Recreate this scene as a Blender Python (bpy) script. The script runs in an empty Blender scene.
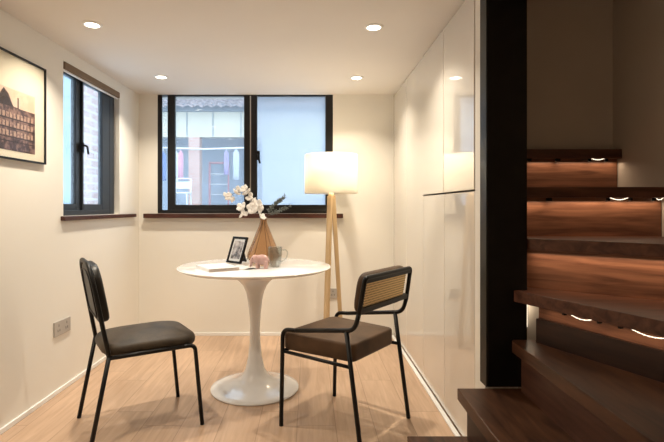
import bpy, bmesh, math, random
from math import sin, cos, pi, radians, sqrt
from mathutils import Vector, Matrix

random.seed(7)
S = bpy.context.scene
COL = S.collection

# ------------------------------------------------------------------ camera, world, exposure
cam_d = bpy.data.cameras.new('camera')
cam_d.sensor_fit = 'HORIZONTAL'
cam_d.sensor_width = 36.0
cam_d.lens = 470.0 * 36.0 / 664.0
cam_d.shift_x = 23.0 / 664.0
cam_d.shift_y = -14.0 / 664.0
cam_d.clip_start = 0.05
cam = bpy.data.objects.new('camera', cam_d)
COL.objects.link(cam)
cam.location = (0, 0, 1.10)
cam.rotation_euler = (radians(90), 0, 0)
S.camera = cam

W = bpy.data.worlds.new('overcast_sky')
S.world = W
W.use_nodes = True
wn = W.node_tree.nodes
wl = W.node_tree.links
bg = wn['Background']
bg.inputs['Color'].default_value = (0.74, 0.87, 1.0, 1)
bg.inputs['Strength'].default_value = 3.5

S.view_settings.view_transform = 'Standard'
S.view_settings.look = 'None'
S.view_settings.gamma = 1.0
S.view_settings.use_curve_mapping = False
S.view_settings.exposure = -0.13

DOWNLIGHT_W = 9.0
LAMP_W = 9.5
LED_W = 0.55
WARM = (1.0, 0.885, 0.715)

# ------------------------------------------------------------------ materials
def node_mat(name):
    m = bpy.data.materials.new(name)
    m.use_nodes = True
    nt = m.node_tree
    return m, nt, nt.nodes, nt.links, nt.nodes['Principled BSDF']

def mat(name, col, rough=0.5, metal=0.0, spec=0.5, var=0.06, vscale=6.0, bump=0.0, bscale=80.0, coat=0.0, sheen=0.0):
    m, nt, n, l, p = node_mat(name)
    p.inputs['Roughness'].default_value = rough
    p.inputs['Metallic'].default_value = metal
    p.inputs['Specular IOR Level'].default_value = spec
    p.inputs['Coat Weight'].default_value = coat
    p.inputs['Coat Roughness'].default_value = 0.04
    p.inputs['Sheen Weight'].default_value = sheen
    tc = n.new('ShaderNodeTexCoord')
    nz = n.new('ShaderNodeTexNoise')
    nz.inputs['Scale'].default_value = vscale
    nz.inputs['Detail'].default_value = 4
    l.new(tc.outputs['Object'], nz.inputs['Vector'])
    rp = n.new('ShaderNodeValToRGB')
    a = [max(0, c * (1 - var)) for c in col]
    b = [min(1, c * (1 + var)) for c in col]
    rp.color_ramp.elements[0].position = 0.3
    rp.color_ramp.elements[1].position = 0.7
    rp.color_ramp.elements[0].color = (*a, 1)
    rp.color_ramp.elements[1].color = (*b, 1)
    l.new(nz.outputs['Fac'], rp.inputs['Fac'])
    l.new(rp.outputs['Color'], p.inputs['Base Color'])
    if bump > 0:
        n2 = n.new('ShaderNodeTexNoise')
        n2.inputs['Scale'].default_value = bscale
        n2.inputs['Detail'].default_value = 3
        l.new(tc.outputs['Object'], n2.inputs['Vector'])
        bp = n.new('ShaderNodeBump')
        bp.inputs['Strength'].default_value = bump
        bp.inputs['Distance'].default_value = 0.003
        l.new(n2.outputs['Fac'], bp.inputs['Height'])
        l.new(bp.outputs['Normal'], p.inputs['Normal'])
    return m

def wood(name, dark, light, rough=0.35, scale=(1.5, 14, 14), spec=0.4, coat=0.0):
    m, nt, n, l, p = node_mat(name)
    tc = n.new('ShaderNodeTexCoord')
    mp = n.new('ShaderNodeMapping')
    mp.inputs['Scale'].default_value = scale
    l.new(tc.outputs['Object'], mp.inputs['Vector'])
    nz = n.new('ShaderNodeTexNoise')
    nz.inputs['Scale'].default_value = 3.5
    nz.inputs['Detail'].default_value = 8
    nz.inputs['Distortion'].default_value = 0.6
    l.new(mp.outputs['Vector'], nz.inputs['Vector'])
    rp = n.new('ShaderNodeValToRGB')
    rp.color_ramp.elements[0].position = 0.32
    rp.color_ramp.elements[1].position = 0.68
    rp.color_ramp.elements[0].color = (*dark, 1)
    rp.color_ramp.elements[1].color = (*light, 1)
    l.new(nz.outputs['Fac'], rp.inputs['Fac'])
    l.new(rp.outputs['Color'], p.inputs['Base Color'])
    p.inputs['Roughness'].default_value = rough
    p.inputs['Specular IOR Level'].default_value = spec
    p.inputs['Coat Weight'].default_value = coat
    bp = n.new('ShaderNodeBump')
    bp.inputs['Strength'].default_value = 0.03
    bp.inputs['Distance'].default_value = 0.0006
    l.new(nz.outputs['Fac'], bp.inputs['Height'])
    l.new(bp.outputs['Normal'], p.inputs['Normal'])
    return m

def glass(name, tint=(1, 1, 1), rough=0.0, refl=0.6, fres=1.45, haze=0.0):
    m = bpy.data.materials.new(name)
    m.use_nodes = True
    n = m.node_tree.nodes
    l = m.node_tree.links
    n.clear()
    out = n.new('ShaderNodeOutputMaterial')
    tr = n.new('ShaderNodeBsdfTransparent')
    tr.inputs['Color'].default_value = (*tint, 1)
    gl = n.new('ShaderNodeBsdfGlossy')
    gl.inputs['Roughness'].default_value = rough
    fr = n.new('ShaderNodeLayerWeight')
    fr.inputs['Blend'].default_value = 0.5
    pw = n.new('ShaderNodeMath')
    pw.operation = 'POWER'
    pw.inputs[1].default_value = 4.0
    l.new(fr.outputs['Facing'], pw.inputs[0])
    f0 = ((fres - 1) / (fres + 1)) ** 2
    mu = n.new('ShaderNodeMath')
    mu.operation = 'MULTIPLY_ADD'
    mu.inputs[1].default_value = refl * (1 - f0)
    mu.inputs[2].default_value = refl * f0
    l.new(pw.outputs[0], mu.inputs[0])
    mx = n.new('ShaderNodeMixShader')
    l.new(mu.outputs[0], mx.inputs['Fac'])
    l.new(tr.outputs[0], mx.inputs[1])
    l.new(gl.outputs[0], mx.inputs[2])
    if haze > 0:  # pale translucent share paints haze over the view through the panes
        ts = n.new('ShaderNodeBsdfTranslucent')
        ts.inputs['Color'].default_value = (0.9, 0.93, 0.97, 1)
        m2 = n.new('ShaderNodeMixShader')
        m2.inputs['Fac'].default_value = haze
        l.new(mx.outputs[0], m2.inputs[1])
        l.new(ts.outputs[0], m2.inputs[2])
        mx = m2
    l.new(mx.outputs[0], out.inputs['Surface'])
    return m

def emit(name, col, strength):
    m = bpy.data.materials.new(name)
    m.use_nodes = True
    n = m.node_tree.nodes
    l = m.node_tree.links
    n.clear()
    out = n.new('ShaderNodeOutputMaterial')
    e = n.new('ShaderNodeEmission')
    e.inputs['Color'].default_value = (*col, 1)
    e.inputs['Strength'].default_value = strength
    l.new(e.outputs[0], out.inputs['Surface'])
    return m

def translucent(name, col, transp=0.0, transl=0.6):
    m = bpy.data.materials.new(name)
    m.use_nodes = True
    n = m.node_tree.nodes
    l = m.node_tree.links
    n.clear()
    out = n.new('ShaderNodeOutputMaterial')
    tc = n.new('ShaderNodeTexCoord')
    nz = n.new('ShaderNodeTexNoise')
    nz.inputs['Scale'].default_value = 220
    l.new(tc.outputs['Object'], nz.inputs['Vector'])
    rp = n.new('ShaderNodeValToRGB')
    rp.color_ramp.elements[0].color = (*[c * 0.95 for c in col], 1)
    rp.color_ramp.elements[1].color = (*col, 1)
    l.new(nz.outputs['Fac'], rp.inputs['Fac'])
    d = n.new('ShaderNodeBsdfDiffuse')
    t = n.new('ShaderNodeBsdfTranslucent')
    l.new(rp.outputs['Color'], d.inputs['Color'])
    l.new(rp.outputs['Color'], t.inputs['Color'])
    mx = n.new('ShaderNodeMixShader')
    mx.inputs['Fac'].default_value = transl
    l.new(d.outputs[0], mx.inputs[1])
    l.new(t.outputs[0], mx.inputs[2])
    last = mx
    if transp > 0:
        tr = n.new('ShaderNodeBsdfTransparent')
        m2 = n.new('ShaderNodeMixShader')
        m2.inputs['Fac'].default_value = transp
        l.new(mx.outputs[0], m2.inputs[1])
        l.new(tr.outputs[0], m2.inputs[2])
        last = m2
    l.new(last.outputs[0], out.inputs['Surface'])
    return m

def floor_mat():
    m, nt, n, l, p = node_mat('light_oak_planks')
    PW, PL, X0, Y0 = 0.194, 1.24, -0.836, 2.366
    tc = n.new('ShaderNodeTexCoord')
    sp = n.new('ShaderNodeSeparateXYZ')
    l.new(tc.outputs['Object'], sp.inputs[0])
    def M(op, a, b=None):
        x = n.new('ShaderNodeMath')
        x.operation = op
        for i, v in enumerate((a, b)):
            if v is None: continue
            if isinstance(v, (int, float)): x.inputs[i].default_value = v
            else: l.new(v, x.inputs[i])
        return x.outputs[0]
    u = M('DIVIDE', M('SUBTRACT', sp.outputs[0], X0), PW)
    ci = M('FLOOR', u)
    uf = M('SUBTRACT', u, ci)
    off = M('MULTIPLY', M('FRACT', M('MULTIPLY', ci, 0.25)), 1.0)
    off2 = M('ADD', off, M('MULTIPLY', M('FRACT', M('MULTIPLY', ci, 0.5)), 0.24))
    v = M('ADD', M('DIVIDE', M('SUBTRACT', sp.outputs[1], Y0), PL), off2)
    ri = M('FLOOR', v)
    vf = M('SUBTRACT', v, ri)
    du = M('MULTIPLY', M('MINIMUM', uf, M('SUBTRACT', 1.0, uf)), PW)
    dv = M('MULTIPLY', M('MINIMUM', vf, M('SUBTRACT', 1.0, vf)), PL)
    seam = M('LESS_THAN', M('MINIMUM', du, dv), 0.0018)
    cb = n.new('ShaderNodeCombineXYZ')
    l.new(ci, cb.inputs[0]); l.new(ri, cb.inputs[1])
    wn_ = n.new('ShaderNodeTexWhiteNoise')
    wn_.noise_dimensions = '3D'
    l.new(cb.outputs[0], wn_.inputs['Vector'])
    mp = n.new('ShaderNodeMapping')
    mp.inputs['Scale'].default_value = (16, 1.3, 1)
    l.new(tc.outputs['Object'], mp.inputs['Vector'])
    nv = n.new('ShaderNodeVectorMath')
    nv.operation = 'ADD'
    l.new(mp.outputs[0], nv.inputs[0])
    sc = n.new('ShaderNodeVectorMath'); sc.operation = 'SCALE'; sc.inputs['Scale'].default_value = 20
    l.new(wn_.outputs['Color'], sc.inputs[0])
    l.new(sc.outputs[0], nv.inputs[1])
    nz = n.new('ShaderNodeTexNoise')
    nz.inputs['Scale'].default_value = 2.2
    nz.inputs['Detail'].default_value = 7
    nz.inputs['Distortion'].default_value = 0.8
    l.new(nv.outputs[0], nz.inputs['Vector'])
    rp = n.new('ShaderNodeValToRGB')
    rp.color_ramp.elements[0].position = 0.25
    rp.color_ramp.elements[1].position = 0.75
    rp.color_ramp.elements[0].color = (0.44, 0.290, 0.190, 1)
    rp.color_ramp.elements[1].color = (0.61, 0.43, 0.30, 1)
    l.new(nz.outputs['Fac'], rp.inputs['Fac'])
    hv = n.new('ShaderNodeHueSaturation')
    l.new(rp.outputs[0], hv.inputs['Color'])
    l.new(M('ADD', M('MULTIPLY', wn_.outputs['Value'], 0.16), 0.92), hv.inputs['Value'])
    mx = n.new('ShaderNodeMix')
    mx.data_type = 'RGBA'
    l.new(M('MULTIPLY', seam, 0.55), mx.inputs['Factor'])
    l.new(hv.outputs[0], mx.inputs['A'])
    mx.inputs['B'].default_value = (0.22, 0.13, 0.08, 1)
    l.new(mx.outputs['Result'], p.inputs['Base Color'])
    p.inputs['Roughness'].default_value = 0.36
    p.inputs['Specular IOR Level'].default_value = 0.4
    return m

def cane_mat():
    m, nt, n, l, p = node_mat('woven_cane')
    tc = n.new('ShaderNodeTexCoord')
    w = []
    for d in ('X', 'Y', 'Z'):
        wv = n.new('ShaderNodeTexWave')
        wv.bands_direction = d
        wv.inputs['Scale'].default_value = 26
        wv.inputs['Distortion'].default_value = 0.0
        l.new(tc.outputs['Object'], wv.inputs['Vector'])
        w.append(wv)
    mm = n.new('ShaderNodeMath'); mm.operation = 'MAXIMUM'
    l.new(w[1].outputs['Fac'], mm.inputs[0]); l.new(w[2].outputs['Fac'], mm.inputs[1])
    rp = n.new('ShaderNodeValToRGB')
    rp.color_ramp.elements[0].position = 0.42
    rp.color_ramp.elements[1].position = 0.78
    rp.color_ramp.elements[0].color = (0.26, 0.15, 0.05, 1)
    rp.color_ramp.elements[1].color = (0.90, 0.66, 0.32, 1)
    l.new(mm.outputs[0], rp.inputs['Fac'])
    l.new(rp.outputs[0], p.inputs['Base Color'])
    p.inputs['Roughness'].default_value = 0.6
    return m

def brick_mat(name, c1, c2, mortar, scale=(1, 1, 1), bw=0.24, rh=0.075):
    m, nt, n, l, p = node_mat(name)
    tc = n.new('ShaderNodeTexCoord')
    sp = n.new('ShaderNodeSeparateXYZ')
    l.new(tc.outputs['Object'], sp.inputs[0])
    ad = n.new('ShaderNodeMath')
    l.new(sp.outputs[0], ad.inputs[0]); l.new(sp.outputs[1], ad.inputs[1])
    cb = n.new('ShaderNodeCombineXYZ')
    l.new(ad.outputs[0], cb.inputs[0]); l.new(sp.outputs[2], cb.inputs[1])
    bt = n.new('ShaderNodeTexBrick')
    bt.inputs['Color1'].default_value = (*c1, 1)
    bt.inputs['Color2'].default_value = (*c2, 1)
    bt.inputs['Mortar'].default_value = (*mortar, 1)
    bt.inputs['Scale'].default_value = 1.0
    bt.inputs['Brick Width'].default_value = bw
    bt.inputs['Row Height'].default_value = rh
    bt.inputs['Mortar Size'].default_value = 0.012
    l.new(cb.outputs[0], bt.inputs['Vector'])
    l.new(bt.outputs['Color'], p.inputs['Base Color'])
    p.inputs['Roughness'].default_value = 0.85
    return m

def photo_mat(name, a, b, c, scale=18):
    m, nt, n, l, p = node_mat(name)
    tc = n.new('ShaderNodeTexCoord')
    nz = n.new('ShaderNodeTexNoise')
    nz.inputs['Scale'].default_value = scale
    nz.inputs['Detail'].default_value = 3
    l.new(tc.outputs['Object'], nz.inputs['Vector'])
    rp = n.new('ShaderNodeValToRGB')
    rp.color_ramp.elements[0].position = 0.38
    rp.color_ramp.elements[1].position = 0.62
    rp.color_ramp.elements[0].color = (*a, 1)
    rp.color_ramp.elements[1].color = (*c, 1)
    e = rp.color_ramp.elements.new(0.5)
    e.color = (*b, 1)
    l.new(nz.outputs['Fac'], rp.inputs['Fac'])
    l.new(rp.outputs[0], p.inputs['Base Color'])
    p.inputs['Roughness'].default_value = 0.5
    return m

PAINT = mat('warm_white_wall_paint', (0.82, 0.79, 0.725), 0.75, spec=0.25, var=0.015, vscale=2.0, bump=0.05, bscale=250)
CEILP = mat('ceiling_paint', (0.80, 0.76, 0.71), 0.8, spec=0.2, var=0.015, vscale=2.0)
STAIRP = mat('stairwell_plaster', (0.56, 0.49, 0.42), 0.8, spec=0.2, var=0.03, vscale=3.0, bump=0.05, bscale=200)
WHITE_TRIM = mat('white_trim_paint', (0.86, 0.85, 0.83), 0.45, var=0.01)
FLOOR = floor_mat()
CAB = mat('glossy_white_lacquer', (0.68, 0.65, 0.60), 0.06, spec=0.6, var=0.008, vscale=1.5, coat=0.6)
CARCASS = mat('cabinet_carcass_board', (0.55, 0.51, 0.46), 0.5, var=0.02)
BLACKM = mat('black_powder_coated_metal', (0.004, 0.0035, 0.0035), 0.4, spec=0.28, var=0.15)
WFRAME = mat('dark_bronze_aluminium', (0.011, 0.010, 0.010), 0.38, spec=0.35, var=0.1)
WFRAME2 = mat('dark_slate_aluminium', (0.018, 0.021, 0.026), 0.38, spec=0.4, var=0.1)
SILL = wood('red_brown_sill_wood', (0.035, 0.012, 0.008), (0.085, 0.028, 0.018), 0.35)
GLASS = glass('window_glass', (0.93, 0.97, 1.0), refl=0.9, haze=0.09)
PGLASS = glass('picture_glass', (0.98, 0.98, 0.98), refl=0.22)
SCREEN = translucent('insect_screen_mesh', (0.74, 0.79, 0.87), transp=0.52, transl=0.75)
BLIND = mat('brown_blind_fabric', (0.20, 0.135, 0.085), 0.8, var=0.1, vscale=60)
OAK = wood('pale_ash_lamp_wood', (0.52, 0.36, 0.19), (0.66, 0.49, 0.29), 0.4, scale=(14, 14, 1.2))
SHADE = translucent('linen_lamp_shade', (0.97, 0.94, 0.86), transp=0.0, transl=0.74)
TABLEW = mat('white_lacquer_table', (0.84, 0.845, 0.85), 0.12, spec=0.55, var=0.015, vscale=3, coat=0.3)
LEATHER1 = mat('dark_brown_suede', (0.046, 0.032, 0.019), 0.5, spec=0.25, var=0.6, vscale=9, bump=0.25, bscale=120, sheen=0.04)
LEATHER2 = mat('brown_suede', (0.082, 0.046, 0.024), 0.6, spec=0.25, var=0.3, vscale=9, bump=0.25, bscale=120, sheen=0.04)
LEATHER3 = mat('black_back_pad', (0.010, 0.008, 0.006), 0.4, spec=0.4, var=0.3, vscale=10)
CANE = cane_mat()
CHROME = mat('brushed_steel', (0.55, 0.54, 0.52), 0.28, metal=1.0, var=0.05)
SOCKET = mat('silver_grey_plastic', (0.42, 0.39, 0.36), 0.35, var=0.04)
SOCKHOLE = mat('dark_socket_hole', (0.05, 0.045, 0.04), 0.6)
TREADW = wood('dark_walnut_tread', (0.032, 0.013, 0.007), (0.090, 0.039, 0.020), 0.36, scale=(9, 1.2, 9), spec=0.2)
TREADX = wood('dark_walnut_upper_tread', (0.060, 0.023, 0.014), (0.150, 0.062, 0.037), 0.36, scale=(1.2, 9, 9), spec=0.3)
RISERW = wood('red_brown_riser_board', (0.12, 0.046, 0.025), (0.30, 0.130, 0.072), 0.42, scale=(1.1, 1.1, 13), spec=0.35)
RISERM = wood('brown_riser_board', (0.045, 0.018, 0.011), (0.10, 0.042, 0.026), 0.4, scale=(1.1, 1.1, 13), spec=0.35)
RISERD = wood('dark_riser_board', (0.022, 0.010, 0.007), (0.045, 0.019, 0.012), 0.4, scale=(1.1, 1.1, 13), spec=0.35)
POSTM = mat('black_stained_post', (0.006, 0.0045, 0.0035), 0.45, spec=0.2, var=0.3, vscale=20)
LEDM = emit('led_strip_glow', (1.0, 0.86, 0.64), 2.6)
BULBM = emit('lamp_bulb_glow', (1.0, 0.84, 0.62), 6.0)
DLENS = emit('downlight_lens_glow', (1.0, 0.90, 0.74), 14.0)
AMBER = glass('amber_glass', (0.895, 0.79, 0.68), rough=0.02, refl=0.9)
CLEARG = glass('grey_tumbler_glass', (0.84, 0.86, 0.86), rough=0.06, refl=1.5, fres=1.5)
PINK = mat('pink_ceramic', (0.60, 0.38, 0.35), 0.3, var=0.06, vscale=20)
EYE = mat('black_paint_dot', (0.02, 0.01, 0.01), 0.3)
PAPER = mat('white_magazine_paper', (0.82, 0.81, 0.80), 0.35, var=0.02)
PAGES = mat('magazine_page_edges', (0.55, 0.46, 0.40), 0.7, var=0.1, vscale=80)
PETAL = mat('white_petals', (0.90, 0.87, 0.84), 0.6, var=0.05, vscale=50)
TWIG = mat('dark_twig_bark', (0.065, 0.05, 0.035), 0.8, var=0.2, vscale=60)
LEAF = mat('grey_green_sprig_leaf', (0.14, 0.16, 0.15), 0.6, var=0.2, vscale=60)
MATB = mat('cream_mat_board', (0.80, 0.735, 0.58), 0.8, var=0.02)
SKYP = photo_mat('print_peach_sky', (0.66, 0.46, 0.33), (0.74, 0.54, 0.40), (0.70, 0.52, 0.40), 9)
BLDP = photo_mat('print_brown_building', (0.05, 0.026, 0.022), (0.11, 0.06, 0.05), (0.24, 0.14, 0.11), 40)
BLDL = photo_mat('print_light_storey', (0.42, 0.27, 0.19), (0.52, 0.35, 0.25), (0.24, 0.14, 0.11), 70)
BLDD = mat('print_dark_ink', (0.04, 0.024, 0.022), 0.6)
SNAP = photo_mat('grey_snapshot', (0.10, 0.09, 0.09), (0.36, 0.33, 0.33), (0.62, 0.58, 0.58), 26)

# ------------------------------------------------------------------ geometry helpers
def put(name, bm, m, parent=None, smooth=False, loc=None, rz=0.0):
    me = bpy.data.meshes.new(name)
    bmesh.ops.recalc_face_normals(bm, faces=bm.faces)
    bm.to_mesh(me)
    bm.free()
    for x in (m if isinstance(m, (list, tuple)) else [m]):
        me.materials.append(x)
    if smooth:
        for f in me.polygons: f.use_smooth = True
    o = bpy.data.objects.new(name, me)
    COL.objects.link(o)
    if parent: o.parent = parent
    if loc is not None: o.location = loc
    if rz: o.rotation_euler = (0, 0, rz)
    return o

def auto_smooth(o, ang=40):
    me = o.data
    for f in me.polygons: f.use_smooth = True
    b = bmesh.new(); b.from_mesh(me)
    for e in b.edges:
        if len(e.link_faces) == 2 and e.calc_face_angle(0) > radians(ang): e.smooth = False
    b.to_mesh(me); b.free()
    return o

def box(bm, x0, x1, y0, y1, z0, z1, bev=0.0, seg=2, mi=0):
    vs = [bm.verts.new((x, y, z)) for z in (z0, z1) for y in (y0, y1) for x in (x0, x1)]
    idx = [(0, 2, 3, 1), (4, 5, 7, 6), (0, 1, 5, 4), (2, 6, 7, 3), (0, 4, 6, 2), (1, 3, 7, 5)]
    fs = [bm.faces.new([vs[i] for i in q]) for q in idx]
    for f in fs: f.material_index = mi
    if bev > 0:
        es = list({e for f in fs for e in f.edges})
        bmesh.ops.bevel(bm, geom=es, offset=bev, segments=seg, affect='EDGES', profile=0.5)
    return vs

def B(*a, **k):
    bm = bmesh.new()
    box(bm, *a, **k)
    return bm

def prism(bm, pts, z0, z1, bev=0.0):
    lo = [bm.verts.new((x, y, z0)) for x, y in pts]
    hi = [bm.verts.new((x, y, z1)) for x, y in pts]
    n = len(pts)
    fs = [bm.faces.new(lo[::-1]), bm.faces.new(hi)]
    for i in range(n):
        fs.append(bm.faces.new([lo[i], lo[(i + 1) % n], hi[(i + 1) % n], hi[i]]))
    if bev > 0:
        es = list({e for f in fs for e in f.edges})
        bmesh.ops.bevel(bm, geom=es, offset=bev, segments=2, affect='EDGES', profile=0.5)

def board(bm, a, b, z0, z1, th, bev=0.0):
    """vertical board whose front face runs a->b in plan; thickness goes to the left of a->b"""
    ax, ay = a; bx, by = b
    d = Vector((bx - ax, by - ay)).normalized()
    nx, ny = -d.y * th, d.x * th
    prism(bm, [(ax, ay), (bx, by), (bx + nx, by + ny), (ax + nx, ay + ny)], z0, z1, bev)

def fillet(pts, r, n=6):
    pts = [Vector(p) for p in pts]
    out = [pts[0]]
    for i in range(1, len(pts) - 1):
        p, a, b = pts[i], pts[i - 1], pts[i + 1]
        da, db = (a - p), (b - p)
        rr = r[i] if isinstance(r, (list, tuple)) else r
        rr = min(rr, da.length * 0.48, db.length * 0.48)
        if rr <= 1e-5:
            out.append(p); continue
        s, e = p + da.normalized() * rr, p + db.normalized() * rr
        for k in range(n + 1):
            t = k / n
            out.append(s * (1 - t) ** 2 + p * 2 * t * (1 - t) + e * t * t)
    out.append(pts[-1])
    return out

def tube(bm, pts, r, seg=10, closed=False, cap=True):
    pts = [Vector(p) for p in pts]
    n = len(pts)
    rad = r if isinstance(r, (list, tuple)) else [r] * n
    rings = []
    up = None
    for i in range(n):
        if closed: t = (pts[(i + 1) % n] - pts[i - 1]).normalized()
        elif i == 0: t = (pts[1] - pts[0]).normalized()
        elif i == n - 1: t = (pts[-1] - pts[-2]).normalized()
        else: t = ((pts[i + 1] - pts[i]).normalized() + (pts[i] - pts[i - 1]).normalized()).normalized()
        if up is None:
            up = Vector((0, 0, 1)) if abs(t.z) < 0.9 else Vector((1, 0, 0))
        a = (up - t * up.dot(t))
        if a.length < 1e-6: a = t.orthogonal()
        a.normalize()
        up = a
        b = t.cross(a)
        rings.append([bm.verts.new(pts[i] + (a * cos(2 * pi * k / seg) + b * sin(2 * pi * k / seg)) * rad[i]) for k in range(seg)])
    m = n if closed else n - 1
    for i in range(m):
        A, Bq = rings[i], rings[(i + 1) % n]
        for k in range(seg):
            bm.faces.new([A[k], A[(k + 1) % seg], Bq[(k + 1) % seg], Bq[k]])
    if cap and not closed:
        bm.faces.new(rings[0][::-1]); bm.faces.new(rings[-1])

def T(pts, r, seg=10, **k):
    bm = bmesh.new()
    tube(bm, pts, r, seg, **k)
    return bm

def lathe(bm, prof, seg=40, cx=0, cy=0):
    rings = []
    for r, z in prof:
        if r < 1e-6: rings.append([bm.verts.new((cx, cy, z))])
        else: rings.append([bm.verts.new((cx + r * cos(2 * pi * k / seg), cy + r * sin(2 * pi * k / seg), z)) for k in range(seg)])
    for A, C in zip(rings, rings[1:]):
        for k in range(seg):
            k2 = (k + 1) % seg
            if len(A) == 1 and len(C) == 1: continue
            if len(A) == 1: bm.faces.new([A[0], C[k], C[k2]])
            elif len(C) == 1: bm.faces.new([A[k], A[k2], C[0]])
            else: bm.faces.new([A[k], A[k2], C[k2], C[k]])

def L(prof, seg=40, **k):
    bm = bmesh.new()
    lathe(bm, prof, seg, **k)
    return bm

def ball(bm, c, r, seg=14, rings=9, rot=None):
    r = (r, r, r) if isinstance(r, (int, float)) else r
    M4 = Matrix.Translation(c) @ (rot.to_4x4() if rot else Matrix.Identity(4)) @ Matrix.Diagonal((*r, 1))
    bmesh.ops.create_uvsphere(bm, u_segments=seg, v_segments=rings, radius=1.0, matrix=M4)

def roundpoly(pts, r, n=6):
    out = []
    m = len(pts)
    for i in range(m):
        p = Vector(pts[i]); a = Vector(pts[i - 1]); b = Vector(pts[(i + 1) % m])
        da, db = a - p, b - p
        rr = r[i] if isinstance(r, (list, tuple)) else r
        rr = min(rr, da.length * 0.49, db.length * 0.49)
        s, e = p + da.normalized() * rr, p + db.normalized() * rr
        for k in range(n + 1):
            t = k / n
            out.append(s * (1 - t) ** 2 + p * 2 * t * (1 - t) + e * t * t)
    return out

def cushion(bm, outline, z0, z1, crown, er, fn=None, botcrown=0.0):
    """padded slab: plan outline, rounded edges of radius er, domed top; fn maps (x,y,z) to the final place"""
    c = sum((Vector(p) for p in outline), Vector((0, 0))) / len(outline)
    avg = sum((Vector(p) - c).length for p in outline) / len(outline)
    prof = []
    for k in range(5):
        a = k / 4 * pi / 2
        prof.append((er * (1 - sin(a)), z0 + er * (1 - cos(a))))
    for k in range(5):
        a = k / 4 * pi / 2
        prof.append((er * (1 - cos(a)), z1 - er + er * sin(a)))
    fn = fn or (lambda x, y, z: (x, y, z))
    rings = []
    def ring(s, z): return [bm.verts.new(fn(c.x + (p[0] - c.x) * s, c.y + (p[1] - c.y) * s, z)) for p in outline]
    for s, dz in ((0.4, 0.9), (0.75, 0.6)): rings.append(ring(s, z0 - botcrown * dz))
    for ins, z in prof: rings.append(ring(1 - ins / avg, z))
    base = 1 - er / avg
    for s in (0.85, 0.65, 0.42, 0.2):
        rings.append(ring(base * s, z1 + crown * (1 - s * s) ** 1.0))
    n = len(outline)
    for A, C in zip(rings, rings[1:]):
        for k in range(n): bm.faces.new([A[k], A[(k + 1) % n], C[(k + 1) % n], C[k]])
    bm.faces.new(rings[0][::-1]); bm.faces.new(rings[-1])

def tag(o, label=None, cat=None, group=None, kind=None):
    if label: o['label'] = label
    if cat: o['category'] = cat
    if group: o['group'] = group
    if kind: o['kind'] = kind
    return o

def thing(name, label, cat, loc=(0, 0, 0), rz=0.0, group=None):
    o = bpy.data.objects.new(name, None)
    o.empty_display_size = 0.05
    COL.objects.link(o)
    o.location = loc
    o.rotation_euler = (0, 0, rz)
    return tag(o, label, cat, group)

def struct(o, ):
    o['kind'] = 'structure'
    return o

def dup(root, loc=None, rz=None, label=None):
    r = root.copy(); COL.objects.link(r)
    if loc is not None: r.location = loc
    if rz is not None: r.rotation_euler = (0, 0, rz)
    if label: r['label'] = label
    for ch in list(root.children):
        c = ch.copy(); COL.objects.link(c); c.parent = r
        for g in list(ch.children):
            d = g.copy(); COL.objects.link(d); d.parent = c
    return r

def area(name, parent, loc, rot, size, size_y, power, col, spread=180, shape='RECTANGLE'):
    d = bpy.data.lights.new(name, 'AREA')
    d.shape = shape
    d.size = size
    if shape in ('RECTANGLE', 'ELLIPSE'): d.size_y = size_y
    d.energy = power
    d.color = col
    d.spread = radians(spread)
    o = bpy.data.objects.new(name, d)
    COL.objects.link(o)
    o.parent = parent
    o.location = loc
    o.rotation_euler = rot
    return o

# ------------------------------------------------------------------ room shell
CEIL = 2.062
BACK = 4.02
XL, XR = -1.455, 1.51
LW_LOC, LW_RZ = (XL, BACK, 0), -0.023          # frame of the left wall: x into the room, y along the wall
CABX = 0.725

bm = bmesh.new()
box(bm, -1.70, 1.62, -1.6, 4.2, -0.05, 0.0)
struct(put('floor', bm, FLOOR))

bm = bmesh.new()                               # ceiling with the stair opening left free
box(bm, -1.70, 0.69, -1.6, 4.2, CEIL, CEIL + 0.12)
box(bm, 0.69, 0.93, 1.935, 2.40, CEIL, CEIL + 0.12)
box(bm, 0.69, 1.62, 2.40, 4.2, CEIL, CEIL + 0.12)
box(bm, 0.69, 1.62, -1.6, 0.55, CEIL, CEIL + 0.12)
struct(put('ceiling', bm, CEILP))

bm = bmesh.new()                               # left wall, window opening y -1.22..-0.36
WY0, WY1, WZ0, WZ1 = -1.185, -0.386, 1.045, 1.985
box(bm, -0.16, 0, -5.6, WY0, 0, CEIL)
box(bm, -0.16, 0, WY1, 0.10, 0, CEIL)
box(bm, -0.16, 0, WY0, WY1, 0, WZ0)
box(bm, -0.16, 0, WY0, WY1, WZ1, CEIL)
struct(put('wall_left', bm, PAINT, loc=LW_LOC, rz=LW_RZ))

BX0, BX1, BZ0 = -1.296, 0.205, 1.045
bm = bmesh.new()
box(bm, -1.60, BX0, BACK, BACK + 0.085, 0, CEIL)
box(bm, BX1, 1.62, BACK, BACK + 0.085, 0, CEIL)
box(bm, BX0, BX1, BACK, BACK + 0.085, 0, BZ0)
struct(put('wall_back', bm, PAINT))

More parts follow.
